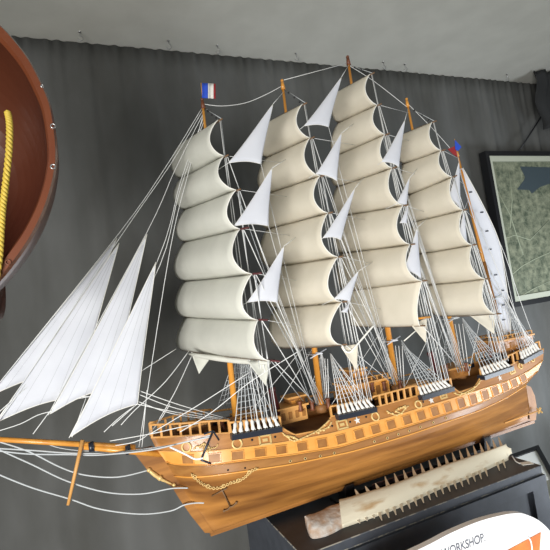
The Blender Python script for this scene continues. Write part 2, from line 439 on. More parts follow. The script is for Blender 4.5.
# bow gunband end scroll, side chain and anchor
bb = MB(); cp = []
for x, y in ((192, 473), (198, 479), (205, 484), (213, 487), (222, 486), (230, 482), (238, 480), (245, 476), (250, 471), (257, 468)):
    t, s = pick(x, y); T, N, U = frame(t, s); cp.append(surf(t, s) + N * .004)
sp = spline(cp, 5)
for k in range(len(sp) - 1):
    T = (sp[k + 1] - sp[k]).normalized(); N = V((0, -1, 0)); U = T.cross(N).normalized(); c = (sp[k] + sp[k + 1]) / 2
    torus(bb, c, T, U if k % 2 else N, .0036, .0011, 8)
for k in range(3, len(sp), 9): torus(bb, sp[k] + V((0, -.002, .002)), V((1, 0, 0)), V((0, 0, 1)), .005, .0013, 10)
P('anchor_chain', bb, M_gold, ship, 'gilt anchor chain')
def anchor(pts, r, m, name='anchor', label=None):
    bb = MB()
    q = {}
    for k, (x, y) in pts.items():
        t, s = pick(x, y); T, N, U = frame(t, s); q[k] = surf(t, s) + N * .006
    bb.tube([q['ring'], q['crown']], r, 6); bb.tube([q['s0'], q['s1']], r, 6)
    bb.tube(spline([q['f0'], lerp(q['f0'], q['crown'], .6) - V((0, 0, .003)), q['crown'], lerp(q['f1'], q['crown'], .6) - V((0, 0, .003)), q['f1']], 4), r * 1.2, 6)
    bb.ball(q['f0'], r * 2.4, 6); bb.ball(q['f1'], r * 2.4, 6)
    P(name, bb, m, ship, label)
anchor(dict(ring=(222, 488), crown=(230, 505), s0=(212, 494.5), s1=(227, 486.5), f0=(224, 509), f1=(236, 501)), .0018, M_seamd, label='small brown anchor on the bow planking')
bb = MB(); b1 = un(213, 431, YS - .16); b2 = un(201, 460, YS - .165); b3 = un(211, 463.5, YS - .16)
bb.tube([b1, b2], .0032, 6); bb.tube([b2, b3], .0032, 6); bb.tube([un(204, 434, YS - .15), un(213, 431, YS - .16), un(219, 440, YS - .15)], .0028, 6); P('anchor', bb, M_navy, ship, 'black anchor catted at the bow rail')
bb = MB(); bb.tube(spline([un(x, y, YY) for x, y, YY in ((170, 447, YS - .13), (185, 454, YS - .15), (195, 459, YS - .165), (203, 458, YS - .17))]), .0028, 6); P('anchor_lashing', bb, M_rope, ship)

# balustrades
def balustrade(x0, x1, h, n, endpost=True, off=0.0):
    t0, _ = pick(x0, yat(cap, x0)); t1, _ = pick(x1, yat(cap, x1))
    for sgn in (0, 1):
        fn = (lambda p: mir(p)) if sgn else (lambda p: p)
        bb = MB(); K = 14
        pts = [surf(lerp(t0, t1, k / K), 0) + V((0, .003, h)) for k in range(K + 1)]
        bb.tube([fn(p) for p in pts], .0034, 6); r_ = P('balustrade', bb, M_rail, ship)
        if sgn and off: continue
        for k in range(n + 1):
            pb = MB(); q = surf(lerp(t0, t1, k / n), 0) + V((0, .003, h / 2)); pb.box(fn(q), (.006, .006, h)); P('baluster', pb, M_rail, r_)
balustrade(152, 230, .037, 8); balustrade(231, 281, .030, 7, off=1); balustrade(332, 375, .032, 6); balustrade(375, 418, .036, 7)
balustrade(419, 452, .03, 5, off=1); balustrade(482, 510, .03, 5, off=1); balustrade(510, 541, .038, 7)
# deck houses, hatches, posts
def dpt(px, py, Y): return un(px, py, Y)
def house(px0, px1, pyb, Y0, Y1, h, m, name, wins=3, rail=False, label=None):
    a = un(px0, pyb, Y0); c = un(px1, pyb - .2 * (px1 - px0), Y0); zb = min(a.z, c.z); bb = MB()
    L = c.x - a.x
    bb.box(((a.x + c.x) / 2, (Y0 + Y1) / 2, zb + h / 2), (L, Y1 - Y0, h)); hs = P(name, bb, m, ship, label)
    bb = MB(); bb.box(((a.x + c.x) / 2, (Y0 + Y1) / 2, zb + h + .003), (L + .014, Y1 - Y0 + .014, .006)); P('roof', bb, M_rail, hs)
    for k in range(wins):
        wb = MB(); wb.box((a.x + L * (k + .5) / wins, Y0 - .001, zb + h * .52), (L / wins * .5, .003, h * .5)); P('window', wb, M_port if m is not M_port else M_band, hs)
    if rail:
        rb = MB(); z = zb + h + .02
        rb.tube([V((a.x, Y0, z)), V((c.x, Y0, z)), V((c.x, Y1, z)), V((a.x, Y1, z)), V((a.x, Y0, z))], .002, 6)
        for k in range(8): rb.box((a.x + L * k / 7, Y0, z - .008), (.0035, .0035, .018)); rb.box((a.x + L * k / 7, Y1, z - .008), (.0035, .0035, .018))
        P('roof_rail', rb, M_rail, hs)
    return hs
house(281, 308, 424, YS - .03, YS + .06, .045, M_rail, 'deckhouse', 4)
house(290, 306, 408, YS + .0, YS + .05, .03, M_port, 'deckhouse', 2)
house(352, 391, 404, YS - .03, YS + .07, .062, M_band, 'deckhouse', 5, True)
house(352, 366, 380, YS + .0, YS + .06, .03, M_port, 'deckhouse', 2)
house(445, 470, 380, YS - .02, YS + .06, .035, M_top, 'deckhouse', 3)
house(500, 534, 352, YS - .05, YS + .06, .042, M_top, 'deckhouse', 4, True)
house(405, 428, 396, YS - .02, YS + .05, .034, M_deck, 'deckhouse', 3)
house(240, 262, 428, YS - .02, YS + .05, .03, M_top, 'deckhouse', 2)
house(180, 205, 436, YS - .02, YS + .04, .02, M_deck, 'hatch', 2)
for (a, c) in (((271, 388), (278, 414)), ((430, 352), (437, 374)),):
    bb = MB(); p = un(*a, YS - .02); q = un(*c, YS - .02); bb.tube([q, lerp(q, p, .85), lerp(q, p, .86), p], [.0115, .0105, .013, .013], 12); P('funnel', bb, M_maroon, ship)
# ---- masts
for x, y in ((300, 405), (312, 404), (328, 402), (372, 386), (384, 385), (400, 384), (446, 368), (466, 366), (490, 352), (222, 424), (246, 422)):
    p = un(x, y, YS - .035); bb = MB(); bb.tube([p - V((0, 0, .02)), p - V((0, 0, .012)), p + V((0, 0, .006)), p + V((0, 0, .012))], [.009, .0065, .0065, .010], 10); P('capstan', bb, M_red)
masts = [((202.6, 103), (236, 420), .0085), ((282.5, 84), (321.5, 408), .009), ((348, 60), (396.5, 388), .0095), ((407, 102), (461, 375), .0085), ((457, 152), (505.5, 352), .0075)]
MO = []
mtop = []; mbot = []
names = ['foremast', 'main_mast', 'middle_mast', 'jigger_mast', 'spanker_mast']
for (tp, bt, r), nm in zip(masts, names):
    a = un(*tp, YS); c = un(*bt, YS); mtop.append(a); mbot.append(c)
    bb = MB(); bb.tube([c, lerp(c, a, .35), lerp(c, a, .36), lerp(c, a, .7), lerp(c, a, .71), a], [r * 1.15, r * 1.05, r, r * .9, r * .75, r * .5], 12)
    mo = P('mast', bb, M_mast, ship); MO.append(mo)
    bb = MB(); bb.tube([a - V((0, 0, .02)), a + V((0, 0, .008))], [r * .9, r * .6], 10); bb.ball(a + V((0, 0, .012)), r * .7, 8); P('mast_cap', bb, M_red if nm in ('foremast', 'middle_mast') else M_mast, mo)
    bb = MB(); bb.tube([c + V((0, 0, -.012)), c + V((0, 0, .012))], .02, 14); P('mast_collar', bb, M_deck, mo)
def mpt(i, py):
    (tp, bt, r) = masts[i]; t = (py - tp[1]) / (bt[1] - tp[1]); return un(lerp(tp[0], bt[0], t), py, YS)
# ---- square sails
# per mast: yard ends in the photograph (far end, near end)
yards = [
 [((180, 144), (218, 120)), ((180, 179), (224, 156)), ((184, 210), (236, 190)), ((184, 242), (240, 229)), ((184, 281), (252, 274)), ((185, 317), (258, 320)), ((182, 350), (270, 361))],
 [((266, 123), (302.5, 104)), ((266, 158), (310, 138)), ((266, 194), (320, 176)), ((267, 229), (328, 213)), ((270, 267), (338, 257)), ((274, 308), (342, 302)), ((281, 348), (342, 345))],
 [((337, 92), (370, 74)), ((338, 123), (377, 105)), ((336, 156), (385, 134.5)), ((337, 187), (392, 168)), ((340, 216), (403, 205.5)), ((341, 253), (410, 244.5)), ((346, 291), (422, 281)), ((352, 326), (420, 326))],
 [((403, 134), (432, 122)), ((403, 164), (441, 150.5)), ((409, 195), (452, 177)), ((413, 222), (463, 210)), ((419, 254), (472, 245)), ((427, 285), (485, 279)), ((437, 316), (496, 314))],
]
NEAR = []
for mi_, ys in enumerate(yards):
    th = math.radians(9); D = V((-math.sin(th), math.cos(th), 0)); Nn = V((D.y, -D.x, 0))   # Nn points aft
    ends = []
    for (l, r) in ys:
        mp = mpt(mi_, (l[1] + r[1]) / 2) - Nn * .028
        ends.append((unplane(*l, mp, Nn), unplane(*r, mp, Nn)))
    NEAR.append([e[1] for e in ends])
    if mi_ == 0: print('yards', [(round(e[0].y - YS, 3), round(e[1].y - YS, 3)) for e in ends])
    else: print('yards', [(round(e[0].y - YS, 3), round(e[1].y - YS, 3)) for e in ends])
    m = M_sail_cool if mi_ == 0 else M_sail
    for k in range(len(ends) - 1):
        TL, TR = ends[k]; BL, BR = ends[k + 1]
        h = ((TL + TR) / 2 - (BL + BR) / 2).length; dep = h * .37
        if mi_ == 2 and k == 6: dep = h * .1
        if mi_ == 0 and k == 5: dep = h * .3
        NU, NV = 14, 20
        rows = []
        for v in range(NV + 1):
            vv = v / NV; row = []
            for u in range(NU + 1):
                uu = u / NU
                p = lerp(lerp(TL, TR, uu), lerp(BL, BR, uu), vv)
                prof = math.sin(math.pi * vv ** 1.4) ** .56
                edge = .82 + .18 * math.sin(math.pi * uu)
                p = p - Nn * dep * prof * edge + V((0, 0, -.004 * math.sin(math.pi * uu) * (1 if v == NV else 0)))
                # sail is cut a little narrower in the belly
                p = p + (TL - TR).normalized() * .012 * (uu - .5) * -2 * math.sin(math.pi * vv) * -.5
                row.append(p)
            rows.append(row)
        bb = MB(); bb.sheet(rows, .0012); so = P('square_sail', bb, m, ship)
        loop = [rows[v][NU] for v in range(NV + 1)]; bb = MB(); bb.tube(loop, .0017, 6)
        P('bolt_rope', bb, M_bolt, so); bb = MB(); bb.tube(rows[NV], .0011, 6); P('foot_seam', bb, M_seamd, so)
    for k, (L_, R_) in enumerate(ends):
        d = (R_ - L_).normalized()
        bb = MB(); c_ = lerp(L_, R_, .5)
        ro = Nn * .006
        bb.tube([L_ - d * .012 + ro, c_ + ro, R_ + d * (.04 if mi_ == 0 and k > 2 else .016) + ro], [.0024, .0042, .0024], 8); P('yard', bb, M_seamd if (mi_, k) not in ((0, 3), (0, 4), (0, 5), (0, 6)) else M_maroon, MO[mi_])
# hanging clews of the lowest sails
def flap(pts, m=M_sail, name='sail_clew', Y=YS, bul=.01, par=None):
    a, c, d = [p if isinstance(p, V) else un(*p, Y) for p in pts]
    n = (c - a).cross(d - a).normalized(); K = 8; rows = []
    for i in range(K + 1):
        u = i / K; row = []
        for j in range(K + 1):
            w = j / K; p = lerp(lerp(a, c, w), d, u); p = p + n * bul * math.sin(math.pi * w) * (1 - u) * math.sin(math.pi * min(1, u + .3)); row.append(p)
        rows.append(row)
    bb = MB(); bb.sheet(rows, .001); return P(name, bb, m, ship)
flap([(191, 352), (211, 357), (199, 374)], M_sail_cool, Y=YS + .09); flap([(247, 361), (270, 362), (266, 386)], M_sail_cool, Y=YS - .15)
flap([(341, 347), (358, 344), (357, 371)], M_sail, Y=YS - .17); flap([(412, 326), (427, 318), (426, 343)], M_sail, Y=YS - .16)
flap([(468, 314), (496, 313), (494, 334)], M_sail, Y=YS - .12)
bb = MB(); a, c = un(189, 354, YS + .1), un(270, 363, YS - .17); rows_ = [lerp(a, c, k / 12) - V((0, 0, .004 * math.sin(math.pi * k / 12))) for k in range(13)]
bb.tube(rows_, [.003 + .006 * math.sin(math.pi * k / 12) ** .5 for k in range(13)], 10); P('furled_course', bb, M_sail_cool, ship)
bb = MB(); bb.tube(spline([un(x, y, YS - .17) for x, y in ((342, 345), (345, 351), (350, 352), (355, 347), (374, 325))]), .003, 6); P('boom', bb, M_bolt, ship)
bb = MB(); bb.tube([un(404, 341, YS - .12), un(420, 327, YS - .12)], .002, 6); P('boom', bb, M_bolt, ship)
for pp in (((414, 319), (430, 317)), ((344, 350), (355, 346))):
    bb = MB(); bb.tube([un(*pp[0], YS - .15), un(*pp[1], YS - .15)], .004, 8); P('boom', bb, M_mast, ship)
# ---- fore and aft sails
def tri(head, tack, clew, Y, name, m=M_white, bul=.012, hollow=.04, seams=0, sub=True):
    H, T_, C_ = un(*head, Y), un(*tack, Y), un(*clew, Y)
    K = 14; rows = []
    for i in range(K + 1):
        u = i / K; row = []
        for j in range(K + 1):
            w = j / K
            p = lerp(lerp(T_, C_, w), H, u)
            mid_ = (T_ + C_) / 2
            p = lerp(p, lerp(mid_, H, u), hollow * 4 * u * (1 - u) * abs(2 * w - 1))
            p = p + (H - mid_) * (.03 * math.sin(math.pi * w) * (1 - u) ** 3)
            p = p + V((0, -1, 0)) * bul * math.sin(math.pi * w) * math.sin(math.pi * min(1, u + .12)) * (1 - u * .4)
            row.append(p)
        rows.append(row)
    bb = MB(); bb.sheet(rows, .0009); o = P(name, bb, m, ship)
    bb = MB(); rr = .0009 if seams == 0 else .0013
    bb.tube([r[0] for r in rows[::-1]] + rows[0][1:] + [r[-1] for r in rows[1:]], rr, 5)
    P('bolt_rope', bb, M_bolt, o)
    if seams:
        bb = MB()
        for k in range(1, seams + 1):
            j = int(K * k / (seams + 1)); bb.tube([rows[i][j] + V((0, -.0012, 0)) for i in range(K)], .0005, 4)
        P('seam', bb, M_seam, o)
    return H, T_, C_
tri((117, 238), (-12, 397), (58, 374), YS + .024, 'headsail', seams=3, hollow=.03)
tri((119, 243), (-5, 423), (77, 397), YS + .012, 'headsail', seams=3, hollow=.02)
tri((147, 234), (50, 414), (114, 388), YS, 'headsail', seams=3, hollow=.05)
tri((156, 262), (70, 437), (137.5, 404), YS - .012, 'headsail', seams=3, hollow=.03)
st = [((273, 104), (228.5, 163), (261, 164)), ((272, 168), (234, 226), (268.5, 226)), ((284, 246), (247, 302.5), (277.5, 302.5)),
      ((341.5, 77), (304, 126), (328.6, 127)), ((341.5, 133), (316, 174), (337, 181)), ((355, 188), (323, 238), (341, 240)), ((358.5, 271), (334, 299), (350, 302)),
      ((405, 120), (381.5, 162), (399, 167)), ((409.5, 178), (396, 204), (406.5, 206)), ((417, 228), (404, 270), (421.5, 279)),
      ((459, 162), (448.5, 198), (461, 210)), ((464, 211), (458, 236), (467.5, 246)), ((408, 205), (400, 223), (406.5, 224)), ((350, 302), (341, 312), (347, 313))]
for k, (h, t_, c) in enumerate(st):
    Yk = YS - .2 if c[0] - t_[0] > 5 else YS - .19
    # staysails hang on stays a hand's breadth to port of the masts
    Yk = [YS - .2, YS - .215, YS - .23, YS - .2, YS - .2, YS - .21, YS - .22, YS - .17, YS - .18, YS - .19, YS - .14, YS - .15, YS - .18, YS - .22][k]
    tri(h, t_, c, Yk, 'staysail', bul=.008, hollow=.08)
# spanker and its long gaff
sp_rows = []
Lf = [(459, 168), (468, 200), (480, 240), (489, 275), (497, 305), (500, 330)]; Rt = [(463, 168), (483, 205), (499, 241), (505, 275), (509, 305), (511, 332)]
Lp = spline([un(x, y, YS - .01) for x, y in Lf], 4); Rp = spline([un(x, y, YS - .01) for x, y in Rt], 4)
for a, c in zip(Lp, Rp): sp_rows.append([lerp(a, c, k / 8) + V((0, .012 * math.sin(math.pi * k / 8), 0)) for k in range(9)])
bb = MB(); bb.sheet(sp_rows, .001); so = P('spanker_sail', bb, M_white)
bb = MB(); bb.tube([r[-1] for r in sp_rows], .0013, 5); P('bolt_rope', bb, M_bolt, so)
bb = MB()
for k in (3, 5, 7, 9, 12, 14, 16, 18):
    if k < len(sp_rows):
        q = sp_rows[k][3 + k % 3]; bb.box(q + V((0, -.014, 0)), (.012, .006, .005))
P('lacing', bb, M_navy, so)
bb = MB(); bb.tube([un(484, 262, YS - .02), un(497, 312, YS - .02), un(505, 350, YS - .02)], [.007, .006, .006], 8); P('gaff', bb, M_port, MO[4])
# flags
bb = MB(); bb.tube([un(201, 83, YS), un(203.5, 106, YS)], .0018, 6); P('flagstaff', bb, M_rail)
for k, (m, x0, x1) in enumerate(((M_blue, 202, 208), (M_fw, 208, 213.6), (M_fr, 213.6, 215.5))):
    rows = []
    for j in range(5):
        x = lerp(x0, x1, j / 4); rows.append([un(x, lerp(83, 98, i / 4) + (x - 202) * .06, YS - .004 + .004 * math.sin(x * .9)) for i in range(5)])
    bb = MB(); bb.sheet(rows, .0008)
    if k == 0: fl = P('flag', bb, m, ship, 'blue, white and red striped flag')
    else: P('flag_stripe', bb, m, fl)
bb = MB(); bb.tube([un(454.5, 139, YS), un(458, 156, YS)], .0016, 6); P('flagstaff', bb, M_rail)
bb = MB(); bb.prism([un(x, y, YS - .003) for x, y in ((448, 149), (455, 146), (457.5, 157), (453, 154))], (0, 1, 0), .002, 0); fl = P('flag', bb, M_fr, ship, 'crumpled red and blue flag')
bb = MB(); bb.prism([un(x, y, YS - .006) for x, y in ((455, 140), (461.5, 147), (458, 151), (455.5, 149))], (0, 1, 0), .002, 0); P('flag_stripe', bb, M_blue, fl)
# ---- bowsprit
bb = MB(); a, c = un(-40, 437, YS), un(135, 447.5, YS); bb.tube([a, c], [.006, .0085], 10); P('jib_boom', bb, M_mast)
bb = MB(); a, c = un(84, 447, YS - .004), un(162, 454, YS - .004); bb.tube([a, c], [.007, .010], 10); P('bowsprit', bb, M_mast)
for x, y in ((91, 447), (127.5, 449.5)):
    bb = MB(); p = un(x, y, YS); bb.tube([p - V((.006, 0, 0)), p + V((.008, 0, 0))], .0145, 10); P('bowsprit_band', bb, M_navy)
bb = MB(); bb.tube([un(82.5, 440, YS - .012), un(68, 505, YS - .012)], [.0055, .004], 8); P('dolphin_striker', bb, M_rail)
# ---- rigging
def rope(pxs, r=.0012, name='rigging_line', m=M_rope, sp=True):
    pts = [un(x, y, Y) for x, y, Y in pxs]
    bb = MB(); bb.tube(spline(pts, 5) if (sp and len(pts) > 2) else pts, r, 5); return P(name, bb, m)
C = YS
for pl in (
    [(-20, 437, C), (0, 442, C), (30, 452, C), (60, 467, C), (85, 475, C), (118, 477, C), (149, 470, C)],
    [(-20, 440, C), (0, 450, C), (33, 465, C), (67, 481, C), (105, 492, C), (140, 494, C), (168, 489, C - .018), (178, 488, C - .022), (188, 488, surf(*pick(188, 488)).y - .002)],
    [(-20, 466, C), (0, 475, C), (33, 488, C), (70, 499, C), (100, 509, C), (140, 514, C), (170, 511, C), (184, 505, C - .018), (195, 503, surf(*pick(195, 503)).y - .006), (204, 503, surf(*pick(204, 503)).y - .002)],
    [(-20, 449, C), (0, 451, C), (30, 454, C), (70, 454.5, C), (100, 455, C), (150, 450, C - .07), (185, 442, C - .13), (210, 437, C - .16)],
    [(-20, 447, C), (0, 448.5, C), (35, 450.5, C), (70, 453, C), (110, 453, C), (160, 447, C - .08), (190, 441, C - .13), (211, 435, C - .16)]):
    rope(pl, .0021, 'bobstay', M_ropeg)
rope([(40, 441, C), (60, 448, C), (90, 451, C), (130, 449, C)], .0012, 'bobstay', M_ropeg)
for pl in (
    [(202, 108, C), (165, 168, C), (120, 232, C), (-8, 392, C + .02)], [(203, 110, C), (170, 165, C), (121, 236, C), (-2, 420, C + .01)],
    [(204, 112, C), (175, 170, C), (147, 232, C), (48, 415, C)], [(204, 116, C), (181, 180, C), (157, 262, C), (69, 438, C - .01)],
    [(203, 115, C), (189, 170, C), (170, 250, C), (139, 447, C)], [(205, 118, C), (180, 190, C), (160, 265, C), (100, 380, C)],
    [(176, 349, C + .05), (140, 372, C), (110, 392, C), (90, 404, C)], [(189, 351, C + .05), (165, 382, C), (135, 410, C), (121, 425, C)], [(192, 355, C + .05), (176, 390, C), (160, 418, C), (157, 424, C)],
    [(137.5, 404, C), (120, 417, C), (104, 432, C)], [(137, 404, C), (112, 426, C)],
    [(110, 441, C), (150, 434, C - .05), (172, 429, C - .1), (199, 423, C - .1)],
    [(78, 397, C), (98, 396, C)], [(34, 381, C + .01), (-10, 420, C)], [(26, 384, C + .01), (-4, 424, C)], [(56, 403, C), (33, 434, C)], [(56, 402, C), (100, 395, C)],
    [(-5, 432, C), (20, 424, C), (38, 415, C), (53, 411, C)], [(86, 398, C), (72, 437, C)], [(-10, 424, C), (-5, 423, C), (0, 420, C)],
    [(137, 401, C), (170, 413, C), (207, 419, C), (232, 422, C)], [(137, 404, C), (175, 412, C), (224, 420, C)], [(140, 391, C), (180, 405, C), (232, 420, C)], [(138, 394, C), (175, 408, C), (228, 420, C)],
    [(147, 390, C), (142, 447, C)],
    [(112, 446, C), (140, 440, C - .04), (158, 423, C), (170, 404, C)],
    [(180, 432, C - .14), (212, 412, C - .15), (250, 382, C - .18), (299, 351, C - .22)], [(150, 434, C - .08), (200, 404, C - .1), (250, 372, C - .14)]):
    rope(pl, .00125 if pl[0][1] > 150 else .0011, 'stay')
# springs between mast tops
for pl in ([(203, 104, C), (222, 106, C), (245, 103, C), (265, 95, C), (282, 86, C)], [(284, 80, C), (348, 63, C)], [(350, 66, C), (375, 82, C), (407, 107, C)], [(408, 104, C), (432, 128, C), (457, 156, C)],
           [(466, 178, C), (500, 243, C), (520, 300, C), (534, 338, C)], [(500, 243, C), (512, 300, C), (524, 342, C)], [(498, 240, C), (506, 300, C), (519, 344, C)]):
    rope(pl, .0012, 'triatic_stay')
for s_, px in ((0, (236, 243, 252)), (1, (316, 325, 333)), (2, (383, 389, 398)), (3, (438, 446, 455))):
    # black blocks along the topmast crosstree line
    a = un(masts[s_][0][0] + 3, masts[s_][0][1] + 6, YS); e = NEAR[s_][0]
    rr = MB(); rr.tube([a, e + V((.012, 0, .004))], .0011, 5); lf = P('lift', rr, M_ropeg)
    bb = MB()
    for q in (.2, .55, .85): bb.ball(lerp(a, e, q), .0042, 6)
    P('block', bb, M_black, lf)
chan = [((231, 437), (281, 428.5)), ((337, 417.5), (375, 409)), ((420, 398), (452, 388.5)), ((482, 378), (511, 368)), ((521, 362), (540, 351.5))]
tops = [(243, 350), (331, 356), (402, 343), (463, 321), (506, 300)]
random.seed(3)
for i in range(5):
    (x0, y0), (x1, y1) = chan[i]
    t0, s0 = pick(x0, y0); t1, s1 = pick(x1, y1)
    A0, A1 = un(x0, y0, surf(t0, 0).y - .012), un(x1, y1, surf(t1, 0).y - .012)
    T = (A1 - A0).normalized(); top = un(*tops[i], YS - .035)
    n = 8 if i < 4 else 7
    for sgn in (0, 1):
        f = mir if sgn else (lambda p: p)
        bb = MB(); c = (A0 + A1) / 2 + V((0, .004, 0)); d = (f(A1) - f(A0)).normalized()
        bb.box(f(c), ((A1 - A0).length, .034, .015), (d, V((-d.y, d.x, 0)).normalized(), d.cross(V((-d.y, d.x, 0)).normalized()))); ch = P('channel', bb, M_navy)
        ft = []
        for k in range(n):
            q = lerp(A0, A1, (k + .5) / n) + V((0, -.002, .008)); tp = top + V((.004 * (k - n / 2) / n, 0, random.uniform(-.012, .012))); dr = (tp - q).normalized()
            e1 = q + dr * .034; ft.append((e1, tp))
            if sgn == 0:
                bb = MB(); bb.tube([q, q + dr * .004, q + dr * .014, q + dr * .026, q + dr * .034], [.002, .0062, .0042, .0058, .0016], 7)
                bb.tube([q + V((.006, -.002, 0)), e1], .0011, 4); P('lanyard', bb, M_fw, ch)
                db = MB(); db.ball(q + dr * .003, .0036, 6); db.ball(q + dr * .031, .003, 6); P('deadeye', db, M_black, ch)
            bb = MB(); bb.tube([f(e1), f(tp)], .0012 if sgn == 0 else .001, 5); P('shroud', bb, M_ropeg if i != 1 else M_rope)
        rb = MB()
        for k in range(1, 11):
            u = k / 12; rb.tube([f(lerp(a, c2, u)) + V((0, -.001, 0)) for a, c2 in ft], .0008, 4)
        P('ratlines', rb, M_ropeg)
    # top platform
    bb = MB(); c = mpt(i, tops[i][1] - 2); bb.box(c, (.034, .05, .003)); bb.tube([c + V((0, -.05, .004)), c + V((0, .05, .004))], .0022, 6); bb.tube([c + V((-.035, -.03, -.008)), c + V((.035, -.02, .012))], .002, 6); P('top_platform', bb, M_white if i in (1, 2) else M_ropeg, MO[i])
    # backstays beside the topmast down to the after end of the channel
    ups = NEAR[i] if i < 4 else [un(470, 205, YS - .02), un(484, 262, YS - .03), un(489, 280, YS - .03), un(495, 300, YS - .03)]
    nb = min(len(ups), 5)
    for k in range(nb):
        u0 = mpt(i, proj(ups[k])[1] - 6) if i == 4 else ups[k] + V((.006, 0, .002))
        bb = MB(); bb.tube([u0, lerp(A0, A1, .55 + .1 * k) + V((0, 0, .03))], .0014, 5); P('backstay', bb, M_rope)
        if i < 4 and k % 2 == 0:
            bb = MB(); bb.tube([u0 + V((.004, 0, 0)), lerp(A0, A1, .5 + .1 * k) + V((0, 0, .03))], .0008, 4); P('backstay', bb, M_ropeg)
# braces: from each near yardarm to the foot of the next mast aft, and up to that mast
for i in range(4):
    foot = mbot[i + 1]
    for k, e in enumerate(NEAR[i]):
        if k == 0: continue
        bb = MB(); bb.tube([e + V((.01, 0, 0)), foot + V((-.04 + .01 * (k % 5), -.03, .02))], .0014 if k % 2 else .0011, 5); P('brace', bb, M_rope)
        if k in (2, 4, 6): 
            bb = MB(); bb.tube([e + V((.012, .03, 0)), foot + V((-.06 + .016 * (k % 5), .01, .01))], .001, 5); P('brace', bb, M_ropeg)
        if k in (1, 2, 3, 4, 5):
            q = mpt(i + 1, proj(mpt(i, proj(e)[1]))[1] + 8)
            bb = MB(); bb.tube([e + V((.01, 0, 0)), q], .0007, 4); P('brace', bb, M_rope)
        bb = MB(); bb.ball(e + V((.012, 0, 0)), .004, 6); P('block', bb, M_black, None)
    for k in range(2):
        q0 = mpt(i + 1, tops[i + 1][1] - 20 + 10 * k); bb = MB(); bb.tube([q0, mbot[i] + V((.02 + .1 * k, -.02, .0))], .001, 5); P('stay', bb, M_rope)
    # halyards close to each mast foot
    for k in range(4):
        a = mpt(i + 1, tops[i + 1][1] + 4) + V((.03, -.03 + .02 * k, 0)); bb = MB(); bb.tube([a, mbot[i + 1] + V((.012 + .006 * k, -.03 + .02 * k, .0))], .0014, 5); P('halyard', bb, M_rope)
# stays the staysails hang on
for k, (h, t_, c) in enumerate(st):
    if k >= 12: continue
    Yk = [YS - .2, YS - .215, YS - .23, YS - .2, YS - .2, YS - .21, YS - .22, YS - .17, YS - .18, YS - .19, YS - .14, YS - .15][k]
    i = 0 if k < 3 else 1 if k < 7 else 2 if k < 10 else 3
    Hh = un(*h, Yk); Tt = un(*t_, Yk); Cc = un(*c, Yk)
    bb = MB(); q = mpt(i + 1, h[1] - (h[0] < 1000) * 12); bb.tube([Hh, q], .0009, 4); P('staysail_halyard', bb, M_rope)
    bb = MB(); q = mpt(i, t_[1] + 12); bb.tube([Tt, q], .0008, 4); bb.tube([Cc, mbot[i + 1] + V((-.03, -.04, .02))], .0009, 4); P('staysail_sheet', bb, M_rope)

# ------------------------------------------------------------ cabinet and stand
ZT = un(345, 487, YS).z - .036            # cabinet top
fl_ = unz(324, 548, ZT); fr_ = unz(540, 465, ZT); le = unz(270, 526, ZT)
xl = unz(292, 545, ZT).x; xr = fr_.x; yf = (fl_.y + fr_.y) / 2; yb = 1.72
print('cab', xl, xr, yf, ZT, 'left edge', le, unz(296, 548, ZT))
cab = empty('cabinet', ((xl + xr) / 2, (yf + yb) / 2, 0), 'dark slate-painted wooden cabinet with chipped edges under the ship', 'cabinet')
b = MB(); b.box(((xl + xr) / 2, (yf + yb) / 2 + .005, ZT / 2 - .014), (xr - xl - .012, yb - yf - .01, ZT - .028)); b.build('body', M_cab, cab)
b = MB(); b.box(((xl + xr) / 2, (yf + yb) / 2, ZT - .013), (xr - xl, yb - yf, .026)); b.build('top', M_cab, cab)
b = MB()
for q, z in ((0, ZT - .0015), (1, ZT - .027)):
    b.tube([V((xl, yf, z)), V((xr, yf, z))], .0018, 6)
b.tube([V((xl, yf, ZT - .0015)), V((xl, yb, ZT - .0015))], .002, 6); b.tube([V((xr, yf, ZT - .0015)), V((xr, yb, ZT - .0015))], .002, 6)
b.build('edge_bead', M_chip, cab)
# front frame and sunk panel door
pz1 = un(530, 490, yf).z; pzl = .12; px1 = un(530, 490, yf).x; px0 = xl + .09
b = MB(); y0 = yf - .008
b.box(((xl + xr) / 2, y0 + .004, (pz1 + ZT - .028) / 2), (xr - xl, .016, ZT - .028 - pz1)); b.box(((xl + xr) / 2, y0 + .004, pzl / 2), (xr - xl, .016, pzl))
b.box(((px1 + xr) / 2, y0 + .004, (pzl + pz1) / 2), (xr - px1, .016, pz1 - pzl)); b.box(((xl + px0) / 2, y0 + .004, (pzl + pz1) / 2), (px0 - xl, .016, pz1 - pzl)); b.build('face_frame', M_cab, cab)
b = MB(); b.box(((px0 + px1) / 2, yf + .003, (pzl + pz1) / 2), (px1 - px0, .006, pz1 - pzl)); b.build('panel', M_cab, cab)
# display stand
kz = lambda x: lerp(un(210, 532.5, YS).z, un(530, 420.5, YS).z, (x - un(210, 532.5, YS).x) / (un(530, 420.5, YS).x - un(210, 532.5, YS).x))
xa, xb = un(345, 487, YS).x, un(481, 440, YS).x
stand = empty('display_stand', ((xa + xb) / 2, YS, ZT), 'black wooden display stand with two cradles under the ship keel', 'stand')
b = MB(); b.box(((xa + xb) / 2, YS, ZT + .004), (xb - xa + .10, .05, .008)); b.build('base', M_black, stand)
for xx in (xa, xb):
    b = MB(); kk = kz(xx) - .012
    for s_ in (-1, 1):
        pts = [V((xx - .016, YS + s_ * .0095, ZT + .008)), V((xx - .016, YS + s_ * .025, ZT + .008)), V((xx - .016, YS + s_ * .036, kk + .022)), V((xx - .016, YS + s_ * .030, kk + .024)), V((xx - .016, YS + s_ * .0095, kk + .004))]
        b.prism(pts, (1, 0, 0), .032)
    b.box((xx, YS, ZT + .008 + (kk - .002 - ZT - .008) / 2), (.032, .02, kk - .002 - ZT - .008)); b.build('cradle', M_black, stand)
